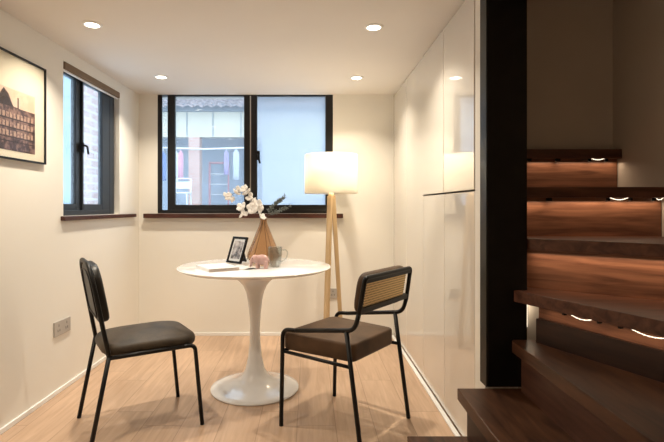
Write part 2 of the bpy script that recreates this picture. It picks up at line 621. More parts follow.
struct(put('wall_right', B(XR, XR + 0.1, -1.6, 4.2, 0, 3.7), STAIRP))
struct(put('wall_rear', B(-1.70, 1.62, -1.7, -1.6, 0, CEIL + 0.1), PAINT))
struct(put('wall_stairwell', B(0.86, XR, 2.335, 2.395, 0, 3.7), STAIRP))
bm = bmesh.new()                               # upper stairwell enclosure above the room ceiling
box(bm, 0.62, 0.69, 0.47, 1.93, CEIL + 0.12, 3.7)
box(bm, 0.69, XR, 0.47, 0.55, CEIL + 0.12, 3.7)
box(bm, 0.86, 0.93, 1.94, 2.335, CEIL + 0.12, 3.7)
box(bm, 0.62, 0.86, 1.94, 2.0, CEIL + 0.12, 3.7)
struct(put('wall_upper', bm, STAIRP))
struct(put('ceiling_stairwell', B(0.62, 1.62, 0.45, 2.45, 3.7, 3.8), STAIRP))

bm = B(0, 0.010, -5.5, -0.012, 0, 0.028, bev=0.003)
struct(put('baseboard_left', bm, WHITE_TRIM, loc=LW_LOC, rz=LW_RZ))
struct(put('baseboard_back', B(XL + 0.01, CABX - 0.03, BACK - 0.010, BACK, 0, 0.028, bev=0.003), WHITE_TRIM))
struct(put('trim_1', B(CABX - 0.026, CABX - 0.002, 1.945, BACK - 0.012, 0, 0.009, bev=0.002), WHITE_TRIM))
struct(put('trim_2', B(0.866, 0.985, 1.965, 1.995, 0.0, 0.75), STAIRP))

# ------------------------------------------------------------------ windows
def frame_boxes(bm, x0, x1, z0, z1, y0, y1, l, r, b, t, bev=0.003):
    if l: box(bm, x0, x0 + l, y0, y1, z0, z1, bev)
    if r: box(bm, x1 - r, x1, y0, y1, z0, z1, bev)
    if b: box(bm, x0 + l, x1 - r, y0, y1, z0, z0 + b, bev)
    if t: box(bm, x0 + l, x1 - r, y0, y1, z1 - t, z1, bev)

w1 = bpy.data.objects.new('window_1', None); COL.objects.link(w1); struct(w1)
w1.location = (0, BACK, 0)
bm = bmesh.new()
frame_boxes(bm, BX0, BX1, BZ0, CEIL, 0.005, 0.080, 0, 0.060, 0.030, 0.006)
box(bm, BX0, BX0 + 0.037, 0.004, 0.022, BZ0, CEIL, 0.002)
box(bm, BX0, BX0 + 0.012, 0.022, 0.080, BZ0, CEIL)
put('window_frame', bm, WFRAME, w1)
bm = bmesh.new()                               # sliding sash on the left
frame_boxes(bm, -1.214, -0.508, BZ0 + 0.028, CEIL - 0.004, 0.012, 0.050, 0.064, 0.050, 0.046, 0.006)
sash = put('sash', bm, WFRAME, w1)
bm = bmesh.new()                               # fixed light on the right
frame_boxes(bm, -0.498, 0.147, BZ0 + 0.028, CEIL - 0.004, 0.012, 0.050, 0.052, 0.006, 0.046, 0.006)
sash2 = put('sash', bm, WFRAME, w1)
put('meeting_strip', B(-0.508, -0.498, 0.020, 0.045, BZ0 + 0.03, CEIL - 0.006), CHROME, w1)
put('glass_pane', B(-1.156, -0.552, 0.028, 0.033, BZ0 + 0.07, CEIL - 0.008), GLASS, sash)
put('glass_pane', B(-0.450, 0.145, 0.028, 0.033, BZ0 + 0.07, CEIL - 0.008), GLASS, sash2)
put('insect_screen', B(-0.448, 0.143, 0.060, 0.0605, BZ0 + 0.03, CEIL - 0.008), SCREEN, w1)
put('glass_pane', B(-1.282, -1.212, 0.070, 0.073, BZ0 + 0.028, CEIL - 0.008), GLASS, w1)
bm = bmesh.new()
box(bm, -0.444, -0.420, -0.012, 0.012, 1.50, 1.58, 0.003)
tube(bm, fillet([(-0.432, -0.010, 1.545), (-0.432, -0.035, 1.545), (-0.416, -0.042, 1.47)], 0.01), 0.0085, 8)
h = put('window_handle', bm, BLACKM, sash2)
put('window_sill', B(-1.40, 0.288, -0.055, 0.012, 1.006, 1.044, bev=0.004), SILL, w1)

w2 = bpy.data.objects.new('window_2', None); COL.objects.link(w2); struct(w2)
w2.location = LW_LOC; w2.rotation_euler = (0, 0, LW_RZ)
def frame_left(bm, y0, y1, z0, z1, x0, x1, a, b_, c, d):
    box(bm, x0, x1, y0, y0 + a, z0, z1, 0.003)
    box(bm, x0, x1, y1 - b_, y1, z0, z1, 0.003)
    box(bm, x0, x1, y0 + a, y1 - b_, z0, z0 + c, 0.003)
    if d: box(bm, x0, x1, y0 + a, y1 - b_, z1 - d, z1, 0.003)
bm = bmesh.new()
frame_left(bm, WY0, WY1 - 0.02, WZ0, WZ1, -0.11, -0.034, 0.03, 0.075, 0.035, 0.03)
put('window_frame', bm, WFRAME2, w2)
bm = bmesh.new()
frame_left(bm, WY0 + 0.03, -0.885, WZ0 + 0.03, WZ1 - 0.02, -0.085, -0.050, 0.04, 0.058, 0.045, 0.03)
sa = put('sash', bm, WFRAME2, w2)
bm = bmesh.new()
frame_left(bm, -0.885, -0.462, WZ0 + 0.03, WZ1 - 0.02, -0.070, -0.036, 0.018, 0.135, 0.045, 0.03)
sb = put('sash', bm, WFRAME2, w2)
put('glass_pane', B(-0.068, -0.064, WY0 + 0.06, -0.935, WZ0 + 0.07, WZ1 - 0.045), GLASS, sa)
put('glass_pane', B(-0.056, -0.052, -0.87, -0.59, WZ0 + 0.07, WZ1 - 0.045), GLASS, sb)
bm = bmesh.new()
box(bm, -0.040, -0.022, -0.905, -0.885, 1.46, 1.53, 0.003)
tube(bm, fillet([(-0.025, -0.895, 1.51), (0.002, -0.895, 1.505), (0.008, -0.893, 1.45)], 0.012), 0.007, 8)
put('window_handle', bm, BLACKM, sa)
put('window_sill', B(-0.032, 0.026, -1.215, -0.115, 1.017, 1.0445, bev=0.004), SILL, w2)

rb = thing('roller_blind', 'rolled-up brown roller blind at the head of the left wall window', 'blind', LW_LOC, LW_RZ)
bm = bmesh.new()
tube(bm, [(-0.012, WY0 + 0.012, 1.962), (-0.012, WY1 - 0.012, 1.962)], 0.018, 14)
box(bm, -0.030, 0.008, WY0 + 0.010, WY1 - 0.010, 1.938, 1.982, 0.006)
put('blind_roll', bm, BLIND, rb)
put('bottom_bar', B(-0.020, -0.006, WY0 + 0.012, WY1 - 0.012, 1.928, 1.938, bev=0.002), WHITE_TRIM, rb)
bm = bmesh.new()
tube(bm, [(0.004, WY1 - 0.018, 1.95), (0.006, WY1 - 0.016, 1.6), (0.004, WY1 - 0.020, 1.19)], 0.0022, 6)
put('pull_chain', bm, WHITE_TRIM, rb)

# ------------------------------------------------------------------ downlights
def make_downlight(loc, label):
    t = thing('ceiling_downlight', label, 'ceiling light', loc, 0, 'round recessed downlights')
    put('trim_ring', L([(0.036, 0.0), (0.036, -0.006), (0.043, -0.007), (0.050, -0.004), (0.051, 0.0)], 32), WHITE_TRIM, t, True)
    put('lens', L([(0.0, -0.004), (0.036, -0.004)], 32), DLENS, t)
    return t
DX0, DX1 = -1.107, 0.352
dl = make_downlight((-1.142, 2.475, CEIL), 'recessed downlight nearest the camera on the left, above the framed picture')
spots = [(0.346, 2.51, 'recessed downlight above the cane-backed chair, right of the nearer pair'),
         (-1.092, 3.47, 'recessed downlight in the far left, close to the corner of the two windows'),
         (0.354, 3.49, 'recessed downlight near the back wall, above the lit floor lamp'),
         (DX0, 1.45, 'recessed downlight on the left, out of the picture behind the nearest visible one'),
         (DX0, 0.30, 'recessed downlight on the left, at the rear of the room'),
         (-0.40, -0.60, 'unseen fill downlight added in the middle of the rear ceiling')]  # last one is an unseen downlight added for general fill light
lights = [dl] + [dup(dl, (x, y, CEIL), label=lb) for x, y, lb in spots]
for t in lights:
    area('downlight_beam', t, (0, 0, -0.009), (0, 0, 0), 0.07, 0.07, DOWNLIGHT_W, WARM, 122, 'DISK')

# ------------------------------------------------------------------ glossy cabinets along the right
def cabinet(name, label, y0, y1, z0, z1, x=CABX, toe=False):
    t = thing(name, label, 'cabinet', (x, y0, z0), 0, 'glossy white built-in cabinets')
    w, hh = y1 - y0, z1 - z0
    put('carcass', B(0.022, 0.130, 0.001, w - 0.001, 0.001, hh - 0.001), CARCASS, t)
    put('door', B(0, 0.020, 0.0022, w - 0.0022, 0.0010, hh - 0.0025, bev=0.0012, seg=1), CAB, t)
    return t
TOP = CEIL - 0.004
cabinet('tall_cabinet', 'full-height glossy white cabinet in the corner by the back wall', 3.505, BACK - 0.002, 0.017, TOP)
cabinet('tall_cabinet', 'full-height glossy white cabinet, second from the back wall', 2.985, 3.505, 0.017, TOP)
cabinet('base_cabinet', 'lower glossy white cabinet beside the full-height ones', 2.520, 2.985, 0.017, 1.172)
cabinet('base_cabinet', 'lower glossy white cabinet beside the black post', 2.052, 2.520, 0.017, 1.172)
cabinet('wall_cabinet', 'upper glossy white cabinet beside the full-height ones', 2.520, 2.980, 1.176, TOP, CABX - 0.004)
cabinet('wall_cabinet', 'upper glossy white cabinet beside the black post, reflecting a downlight', 2.052, 2.518, 1.176, TOP, CABX - 0.004)
struct(put('trim_3', B(CABX, 0.86, 1.935, 2.051, 0.0, TOP), PAINT))

# ------------------------------------------------------------------ staircase
st = thing('staircase', 'dark wooden winding staircase rising to the right behind the black post', 'staircase', (0.9, 1.4, 0))
SO = Vector((0.9, 1.4))
def rel(pts): return [(x - SO.x, y - SO.y) for x, y in pts]
TH = 0.045
Z1, Z2, Z3, Z4, Z5, Z6, Z7 = 0.19, 0.385, 0.58, 0.772, 0.975, 1.184, 1.379
def tread(pts, z, m):
    bm = bmesh.new()
    prism(bm, rel(pts), z - TH, z, 0.003)
    return put('tread', bm, m, st)
def riser(a, b, z0, z1, m, th=0.02):
    bm = bmesh.new()
    board(bm, *rel([a, b]), z0, z1, th)
    return put('riser', bm, m, st)
YN = 0.85
tread([(0.390, 1.868), (0.390, YN), (0.64, YN), (0.64, 1.868)], Z1, TREADW)
tread([(0.585, 1.855), (0.565, YN), (0.86, YN), (0.86, 1.855)], Z2, TREADW)
tread([(0.788, 1.825), (0.757, YN), (1.33, YN), (0.912, 1.845), (0.80, 1.845)], Z3, TREADW)
tread([(0.806, 1.852), (1.222, YN), (XR - 0.004, YN), (XR - 0.004, 1.45), (1.245, 1.668), (0.905, 1.950), (0.868, 1.935), (0.868, 1.852)], Z4, TREADX)
tread([(0.869, 1.877), (XR - 0.004, 1.275), (XR - 0.004, 2.03), (0.869, 2.03)], Z5, TREADX)
tread([(0.869, 1.970), (XR - 0.004, 1.970), (XR - 0.004, 2.325), (0.869, 2.325)], Z6, TREADX)
tread([(0.88, 2.260), (XR - 0.004, 2.260), (XR - 0.004, 2.333), (0.88, 2.333)], Z7, TREADX)
def rsr(a, b, z0, z1, m): return riser(b, a, z0, z1, m)
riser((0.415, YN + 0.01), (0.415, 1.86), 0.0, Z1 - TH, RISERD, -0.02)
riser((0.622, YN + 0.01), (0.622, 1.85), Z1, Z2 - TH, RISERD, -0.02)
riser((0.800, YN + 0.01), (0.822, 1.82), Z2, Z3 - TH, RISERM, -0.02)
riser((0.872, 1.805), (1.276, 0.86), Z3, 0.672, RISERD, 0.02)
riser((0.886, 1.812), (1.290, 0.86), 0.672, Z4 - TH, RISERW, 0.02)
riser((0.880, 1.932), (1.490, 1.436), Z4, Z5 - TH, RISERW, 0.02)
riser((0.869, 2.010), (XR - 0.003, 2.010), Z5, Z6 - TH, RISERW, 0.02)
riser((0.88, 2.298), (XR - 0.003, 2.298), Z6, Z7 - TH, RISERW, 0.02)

pc = thing('stair_post', 'black full-height square post at the corner of the stairs', 'post', (0.787, 1.895, Z2))
put('post_shaft', B(-0.081, 0.077, -0.036, 0.036, 0.002, 3.7 - Z2, bev=0.004), POSTM, pc)
put('edge_strip', B(-0.085, -0.081, -0.034, 0.034, 0.002, CEIL - Z2 - 0.002), BLACKM, pc)

def led(label, a, b, z, droops, power, tilt=0.0):
    """strip light along a->b just under a nosing; droops are (start, end, sag) along its length"""
    a, b = Vector(a), Vector(b)
    d = b - a
    ln = d.length
    ang = math.atan2(d.y, d.x)
    t = thing('led_strip_light', label, 'strip light', (a.x, a.y, z), ang, 'warm strip lights under the stair treads')
    pts = []
    n = 60
    for k in range(n + 1):
        s = k / n * ln
        sag = 0
        for s0, s1, g in droops:
            if s0 < s < s1: sag = max(sag, g * sin(pi * (s - s0) / (s1 - s0)))
        pts.append((s, 0, 0.0045 - sag))
    bm = bmesh.new()
    tube(bm, pts, 0.0013, 6)
    acc = 0.0
    for p0, p1 in zip(pts, pts[1:]):
        nb = max(1, int((Vector(p1) - Vector(p0)).length / 0.009))
        for q in range(nb):
            c = Vector(p0).lerp(Vector(p1), q / nb)
            if c.z < 0.001: ball(bm, c, 0.0023, 6, 4)
    put('led_rope', bm, LEDM, t)
    for s in [x for dr in droops for x in (dr[0], dr[1])]:
        if 0.01 < s < ln - 0.01:
            put('clip', B(s - 0.005, s + 0.005, -0.008, 0.006, -0.014, -0.0005, bev=0.001), BLACKM, t)
    area('strip_glow', t, (ln / 2, 0.0, -0.012), (0, 0, 0), ln * 0.97, 0.008, power, (1.0, 0.76, 0.52), 170)
    return t
led('warm strip light under the topmost visible stair tread', (0.90, 2.278), (XR - 0.01, 2.278), Z7 - TH, [(0.16, 0.17, 0.001), (0.30, 0.31, 0.001), (0.46, 0.54, 0.010)], LED_W * 0.9)
led('warm strip light under the second stair tread from the top', (0.89, 1.989), (XR - 0.01, 1.989), Z6 - TH, [(0.12, 0.13, 0.001), (0.375, 0.47, 0.013), (0.57, 0.615, 0.013)], LED_W)
led('warm strip light under the third stair tread from the top', (0.878, 1.899), (1.473, 1.413), Z5 - TH, [], LED_W * 1.2)
led('sagging warm strip light under the lowest open winder tread', (0.875, 1.773), (1.255, 0.885), Z4 - TH, [(0.10, 0.23, 0.020), (0.30, 0.48, 0.022)], LED_W * 0.5)

vt = thing('led_strip_light', 'short strip light added to brighten the plaster strip between post and stair riser', 'strip light', (0.908, 1.958, 0.60), 0, 'warm strip lights under the stair treads')  # rope and its point light are added to brighten the plaster strip
bm = bmesh.new()
tube(bm, [(0, 0, 0), (0, 0, 0.12)], 0.0013, 6)
for k in range(14): ball(bm, (0, 0, 0.004 + k * 0.0088), 0.0023, 6, 4)
put('led_rope', bm, LEDM, vt)
vl = bpy.data.lights.new('strip_glow', 'POINT')
vl.energy = 0.28; vl.color = (1.0, 0.84, 0.62); vl.shadow_soft_size = 0.012
vo = bpy.data.objects.new('strip_glow', vl); COL.objects.link(vo); vo.parent = vt; vo.location = (-0.02, -0.03, 0.09)

# ------------------------------------------------------------------ pedestal table and what stands on it
TZ = 0.743
TC = (-0.328, 2.856)
tb = thing('pedestal_table', 'round white pedestal table with trumpet base between the two chairs', 'table', (TC[0], TC[1], 0))
o = put('tabletop', L([(0.0, TZ - 0.028), (0.33, TZ - 0.028), (0.43, TZ - 0.020), (0.454, TZ - 0.009), (0.460, TZ - 0.005), (0.460, TZ - 0.002), (0.457, TZ), (0.0, TZ)], 96), TABLEW, tb)
auto_smooth(o, 35)
prof = [(0.0, 0.0), (0.262, 0.0), (0.266, 0.006), (0.264, 0.012), (0.235, 0.020), (0.185, 0.032), (0.13, 0.048), (0.085, 0.075), (0.058, 0.12),
        (0.042, 0.19), (0.033, 0.28), (0.0295, 0.36), (0.034, 0.45), (0.043, 0.53), (0.054, 0.585), (0.072, 0.625), (0.098, 0.655), (0.135, 0.682), (0.180, 0.703), (0.215, 0.7145), (0.0, 0.7149)]
put('pedestal', L(prof, 72), TABLEW, tb, True)

# photo frame
pf = thing('photo_frame', 'small black standing photo frame with a grey picture on the white table', 'photo frame', (-0.475, 2.950, TZ + 0.001), radians(-41))
lean = radians(19)
def leaned(bm, z_up=0.0):
    bmesh.ops.rotate(bm, cent=(0, 0, 0), matrix=Matrix.Rotation(-lean, 3, 'X'), verts=bm.verts)
    return bm
bm = bmesh.new()
frame_boxes(bm, -0.069, 0.069, 0.004, 0.186, -0.006, 0.008, 0.014, 0.014, 0.014, 0.014, 0.002)
put('frame', leaned(bm), BLACKM, pf)
put('mat_board', leaned(B(-0.056, 0.056, 0.001, 0.004, 0.017, 0.173)), PAPER, pf)
put('snapshot', leaned(B(-0.042, 0.042, -0.0005, 0.001, 0.034, 0.156)), SNAP, pf)
put('glass_pane', leaned(B(-0.056, 0.056, -0.003, -0.0025, 0.017, 0.173)), PGLASS, pf)
pf.scale = (1.0, 1.0, 0.94)
bm = bmesh.new()
box(bm, -0.02, 0.02, 0.0, 0.003, 0.0, 0.125)
bmesh.ops.rotate(bm, cent=(0, 0, 0.125), matrix=Matrix.Rotation(radians(17), 3, 'X'), verts=bm.verts)
bmesh.ops.translate(bm, verts=bm.verts, vec=(0, 0.055, 0.0))
put('easel_back', bm, BLACKM, pf)

# magazine and leaflet
def quad_sheet(A_, w, d, ang, z0, z1, bev=0.001):
    bm = bmesh.new()
    box(bm, 0, w, 0, d, z0, z1, bev)
    return bm
mg = thing('magazine', 'thin white magazine lying near the left edge of the white table', 'magazine', (-0.545, 2.560, TZ), radians(31))
bm = bmesh.new(); box(bm, 0.001, 0.178, 0.002, 0.228, 0.0015, 0.0165, 0.0)
put('pages', bm, PAGES, mg)
bm = bmesh.new()
box(bm, 0, 0.18, 0, 0.23, 0.0165, 0.0178)
box(bm, 0, 0.18, 0, 0.23, 0.0002, 0.0014)
box(bm, -0.001, 0.001, 0, 0.23, 0.0002, 0.0178)
put('cover', bm, PAPER, mg)
lf = thing('leaflet', 'folded white leaflet lying beside the magazine in front of the photo frame', 'leaflet', (-0.368, 2.655, TZ), radians(33))
bm = bmesh.new()
n = 12
top = []; 
for k in range(n + 1):
    s = k / n
    x = s * 0.085
    z = 0.0008 + 0.009 * sin(pi * s) ** 0.8
    top.append((x, z))
vs = [[bm.verts.new((x, y, z + (0.0012 if lay else 0))) for x, z in top] for y in (0, 0.16) for lay in (0, 1)]
for a, b in ((0, 2), (1, 3), (0, 1), (2, 3)):
    for k in range(n): bm.faces.new([vs[a][k], vs[a][k + 1], vs[b][k + 1], vs[b][k]])
for k in (0, n): bm.faces.new([vs[0][k], vs[1][k], vs[3][k], vs[2][k]])
tag(put('leaflet_sheet', bm, PAPER, lf, True))

# elephant figurine
el = thing('elephant_figurine', 'small pink ceramic elephant in front of the amber vase', 'figurine', (-0.283, 2.725, TZ + 0.001), radians(-6))
bm = bmesh.new()
ball(bm, (0.012, 0, 0.055), (0.044, 0.026, 0.032))
ball(bm, (-0.034, 0, 0.060), (0.024, 0.021, 0.025))
for x in (-0.016, 0.038):
    for y in (-0.013, 0.013):
        lathe(bm, [(0, 0), (0.0115, 0), (0.011, 0.02), (0.012, 0.045), (0.0, 0.05)], 12, x, y)
tube(bm, fillet([(-0.048, 0, 0.060), (-0.058, 0, 0.044), (-0.060, 0, 0.018), (-0.070, 0, 0.012)], 0.02), [0.013, 0.0125, 0.012, 0.0115, 0.011, 0.0105, 0.010, 0.0095, 0.009, 0.0085, 0.008, 0.0075, 0.007, 0.007, 0.0065, 0.006], 10)
tube(bm, [(0.054, 0, 0.062), (0.060, 0, 0.05), (0.061, 0, 0.036)], [0.003, 0.0025, 0.002], 6)
el.scale = (0.9, 0.9, 0.93)
eb = put('body', bm, PINK, el, True)
md = eb.modifiers.new('blend', 'REMESH'); md.mode = 'VOXEL'; md.voxel_size = 0.0026; md.use_smooth_shade = True
sm = eb.modifiers.new('soft', 'SMOOTH'); sm.factor = 0.5; sm.iterations = 4
for sgn in (-1, 1):
    bm = bmesh.new()
    ball(bm, (-0.020, sgn * 0.0245, 0.060), (0.016, 0.004, 0.021), rot=Matrix.Rotation(sgn * 0.35, 3, 'Z'))
    put('ear', bm, PINK, el, True)
    bm = bmesh.new(); ball(bm, (-0.047, sgn * 0.0172, 0.062), 0.0034, 10, 6)
    put('eye', bm, EYE, el, True)

# glass mug
mu = thing('glass_mug', 'clear ribbed glass mug with a handle, right of the pink elephant', 'mug', (-0.203, 2.800, TZ + 0.0005))
bm = bmesh.new()
prof = [(0.0, 0.0), (0.029, 0.0), (0.034, 0.004), (0.038, 0.03), (0.0415, 0.07), (0.0435, 0.115), (0.0432, 0.118), (0.041, 0.115), (0.039, 0.07), (0.035, 0.03), (0.030, 0.010), (0.0, 0.009)]
lathe(bm, prof, 48)
for v in bm.verts:
    if 0.008 < v.co.z < 0.112:
        a = math.atan2(v.co.y, v.co.x)
        r = sqrt(v.co.x ** 2 + v.co.y ** 2)
        if r > 0.036:
            f = 1 + 0.02 * cos(16 * a)
            v.co.x *= f; v.co.y *= f
put('cup', bm, CLEARG, mu, True)
bm = T(fillet([(0.040, 0, 0.100), (0.066, 0, 0.103), (0.076, 0, 0.085), (0.070, 0, 0.05), (0.038, 0, 0.028)], 0.022), 0.0042, 8)
put('handle', bm, CLEARG, mu, True)

# vase
VX, VY = -0.283, 2.925
va = thing('vase', 'tall amber glass vase with a slim neck on the white table', 'vase', (VX, VY, TZ + 0.0005))
outer = [(0.0, 0.0), (0.066, 0.0), (0.076, 0.006), (0.094, 0.030), (0.103, 0.050), (0.100, 0.064), (0.085, 0.105), (0.066, 0.150), (0.046, 0.200), (0.030, 0.240), (0.0225, 0.262), (0.0215, 0.275), (0.026, 0.290)]
inner = [(r - 0.003, z) for r, z in outer[::-1] if z > 0.006] + [(0.0, 0.008)]
put('vase_body', L(outer + inner, 48), AMBER, va, True)

# flowers
def PW(px, py, y=VY):
    return Vector(((px - 309) * y / 470 - VX, y - VY, 1.1 - (py - 207) * y / 470 - TZ))
def blossom(bm, c, r, rnd):
    r *= 1.3
    ax = Vector((rnd.uniform(-1, 1), rnd.uniform(-1.2, 0.1), rnd.uniform(-0.3, 0.9))).normalized()
    q = Vector((0, 0, 1)).rotation_difference(ax).to_matrix()
    for k in range(5):
        a = 2 * pi * k / 5 + rnd.random()
        d = Vector((cos(a), sin(a), 0.35))
        loc = Vector(c) + q @ (d * r * 0.55)
        ball(bm, loc, (r * 0.62, r * 0.52, r * 0.26), 10, 6, rot=q @ Matrix.Rotation(a, 3, 'Z') @ Matrix.Rotation(-0.5, 3, 'Y'))
    ball(bm, Vector(c) + q @ Vector((0, 0, r * 0.25)), r * 0.33, 8, 6)
def branch(label, path, blooms, rnd, y_off):
    t = thing('blossom_branch', label, 'flower branch', (VX, VY, TZ + 0.008), 0)
    pts = [Vector((-0.055 + 1.2 * y_off, 0.02, 0.012)), Vector((0.0, y_off * 0.15, 0.26))] + [PW(x, y) + Vector((0, y_off, -0.008)) for x, y in path]
    pth = fillet(pts, 0.05, 5)
    n_ = len(pth)
    put('stem', T(pth, [0.0017] * n_, 7), TWIG, t, True)
    for (x, y, r) in blooms:
        c = PW(x, y) + Vector((0, y_off + rnd.uniform(-0.03, 0.02), -0.008))
        bm = bmesh.new()
        blossom(bm, c, r, rnd)
        near = min(pth, key=lambda p: (p - c).length)
        bo = put('blossom', bm, PETAL, t, True)
        put('twig', T([near, (near + c) / 2 + Vector((0, 0, 0.004)), c], 0.0013, 5), TWIG, bo)
    return t
rnd = random.Random(3)
branch('white blossom branch arching to the left out of the amber vase', [(258, 208), (248, 196), (238, 191), (229, 197)],
       [(228.5, 197, 0.021), (225.5, 195.5, 0.014), (232, 199, 0.015), (236.5, 193, 0.021), (239, 189.5, 0.018), (245, 189.5, 0.021), (247.5, 193, 0.023), (250.5, 197.5, 0.021), (253, 201, 0.020), (257, 203.5, 0.021)], rnd, -0.012)
branch('white blossom branch drooping in front of the vase neck', [(259, 210), (250, 206), (244, 213)],
       [(243, 207, 0.024), (245, 213.5, 0.018), (243, 216, 0.013), (252.5, 209, 0.026), (256, 211, 0.022), (261.5, 208.5, 0.023), (258, 206, 0.020), (263, 217, 0.018)], rnd, -0.045)
def sprig(label, path, n_leaf, rnd, y_off, sc=1.0):
    t = thing('leafy_sprig', label, 'sprig', (VX, VY, TZ + 0.008), 0)
    pts = [Vector((0.05 + 2 * y_off, 0.01, 0.012)), Vector((0.004, y_off * 0.15, 0.26))] + [PW(x, y) + Vector((0, y_off, -0.008)) for x, y in path]
    pth = fillet(pts, 0.05, 8)
    put('stem', T(pth, 0.0013, 6), TWIG, t, True)
    cum = pth[len(pth) // 3:]
    bm = bmesh.new()
    for k in range(n_leaf):
        s = rnd.uniform(0.25, 1.0) * (len(cum) - 1)
        i = min(int(s), len(cum) - 2)
        p = cum[i].lerp(cum[i + 1], s - i)
        a = rnd.uniform(0, 2 * pi)
        dirv = ((cum[i + 1] - cum[i]).normalized() * 0.8 + Vector((cos(a), sin(a), rnd.uniform(-1, 1))) * 0.7).normalized()
        q = Vector((1, 0, 0)).rotation_difference(dirv).to_matrix()
        ball(bm, p + dirv * 0.010 * sc, (0.012 * sc, 0.0035 * sc, 0.0022 * sc), 8, 5, rot=q)
    tag(put('leaves', bm, LEAF, t, True))
    return t
sprig('dark leafy sprig rising to the right out of the amber vase', [(268, 212), (278, 202), (286, 195)], 110, rnd, 0.01, 1.15)
sprig('thin grey-green sprig leaning low to the right over the window sill', [(270, 214), (281, 210), (292, 205)], 80, rnd, -0.012, 0.95)

# ------------------------------------------------------------------ chairs
def side(v, f): return [(u, v, z) for u, z in f]
# chair with cane back
c2 = thing('dining_chair', 'brown cushioned black metal chair with a cane back, right of the table', 'chair', (0.1895, 2.408, 0), radians(142.3))
R2 = 0.0108
for sg in (1, -1):
    V = sg * 0.2355
    put('leg', T(fillet([(0.2345, V, 0.0), (0.2235, V, 0.487), (0.14, V, 0.494)], [0, 0.06, 0]), R2, 10), BLACKM, c2, True)
    put('leg', T([(-0.2345, V, 0.0), (-0.156, V, 0.540)], R2, 10), BLACKM, c2, True)
    put('side_rail', T(fillet([(0.142, V, 0.4938), (-0.20, V, 0.548), (-0.2225, V, 0.625)], [0, 0.045, 0]), R2, 10), BLACKM, c2, True)
bm = bmesh.new()
uz = lambda z: -0.2225 - (z - 0.625) * 0.17
tube(bm, fillet([(uz(0.622), 0.2355, 0.622), (uz(0.785), 0.2275, 0.785), (uz(0.785), -0.2275, 0.785), (uz(0.622), -0.2355, 0.622)], 0.022), R2, 10)
put('back_frame', bm, BLACKM, c2, True)
bm = bmesh.new()
tube(bm, [(0.2265, 0.2355, 0.378), (-0.179, 0.2355, 0.378)], 0.009, 8)
tube(bm, [(0.2265, -0.2355, 0.378), (-0.179, -0.2355, 0.378)], 0.009, 8)
tube(bm, [(0.2265, 0.2355, 0.378), (0.2265, -0.2355, 0.378)], 0.009, 8)
tube(bm, [(-0.150, 0.18, 0.398), (-0.150, -0.18, 0.398)], 0.007, 8)
put('seat_frame', bm, BLACKM, c2, True)
bm = bmesh.new()
out = roundpoly([(-0.170, -0.194), (0.240, -0.228), (0.240, 0.228), (-0.170, 0.194)], [0.03, 0.05, 0.05, 0.03])
cushion(bm, out, 0.384, 0.470, 0.016, 0.014)
put('seat', bm, LEATHER2, c2, True)
def bk(a, b, c):
    """a across, b up the back posts from z=0.60, c forward"""
    z = 0.60 + b
    return (uz(z) + c * 0.978, a, z + c * 0.21)
bm = bmesh.new()
out = roundpoly([(-0.220, 0.006), (0.220, 0.006), (0.220, 0.194), (-0.220, 0.194)], 0.06)
cushion(bm, out, 0.010, 0.050, 0.008, 0.018, fn=bk)
bp_ = put('backrest', bm, LEATHER2, c2, True)
bm = bmesh.new()                               # black rails bounding the cane panel on the rear
def barbk(bm, a0, a1, b0, b1, c0, c1):
    vs = box(bm, a0, a1, b0, b1, c0, c1)
    for v in vs: v.co = Vector(bk(v.co.x, v.co.y, v.co.z))
barbk(bm, -0.226, 0.226, 0.162, 0.182, -0.008, 0.012)
barbk(bm, -0.226, 0.226, 0.026, 0.050, -0.008, 0.012)
put('cane_rail', bm, BLACKM, bp_)
bm = bmesh.new()
barbk(bm, -0.185, 0.205, 0.050, 0.164, 0.000, 0.006)
put('cane_panel', bm, CANE, bp_)

# chair with a rounded padded back
c1 = thing('dining_chair', 'black metal chair with rounded back and dark brown seat, left of the table', 'chair', (-0.8705, 2.416, 0), radians(32.2))
R1 = 0.0105
for sg in (1, -1):
    V = sg * 0.2065
    put('leg', T(fillet([(0.260, V, 0.0), (0.222, V, 0.408), (0.16, V, 0.4085)], [0, 0.04, 0]), R1, 10), BLACKM, c1, True)
    put('leg', T([(-0.260, V, 0.0), (-0.180, V, 0.415)], R1, 10), BLACKM, c1, True)
    put('side_rail', T([(0.165, V, 0.4085), (-0.178, V, 0.4085)], R1, 10), BLACKM, c1, True)
u1 = lambda z: -0.180 - (z - 0.415) * 0.185
bm = bmesh.new()
arch = [(u1(0.413), 0.2065, 0.413), (u1(0.55), 0.196, 0.55), (u1(0.838), 0.176, 0.838), (u1(0.838), -0.176, 0.838), (u1(0.55), -0.196, 0.55), (u1(0.413), -0.2065, 0.413)]
tube(bm, fillet(arch, [0, 0.05, 0.11, 0.11, 0.05, 0], 8), R1, 10)
put('back_frame', bm, BLACKM, c1, True)
bm = bmesh.new()
tube(bm, [(-0.175, 0.2065, 0.4085), (-0.175, -0.2065, 0.4085)], 0.009, 8)
tube(bm, [(0.19, 0.2065, 0.4085), (0.19, -0.2065, 0.4085)], 0.009, 8)
put('cross_rail', bm, BLACKM, c1, True)
bm = bmesh.new()
out = roundpoly([(-0.200, -0.192), (0.252, -0.212), (0.252, 0.212), (-0.200, 0.192)], [0.13, 0.12, 0.12, 0.13], 9)
cushion(bm, out, 0.398, 0.456, 0.030, 0.026)
put('seat', bm, LEATHER1, c1, True)
def bk1(a, b, c):
    z = 0.55 + b
    return (u1(z) + c * 0.976, a, z + c * 0.22)
bm = bmesh.new()
out = roundpoly([(-0.168, 0.004), (0.168, 0.004), (0.158, 0.276), (-0.158, 0.276)], [0.06, 0.06, 0.11, 0.11], 8)
cushion(bm, out, -0.006, 0.044, 0.008, 0.016, fn=bk1)
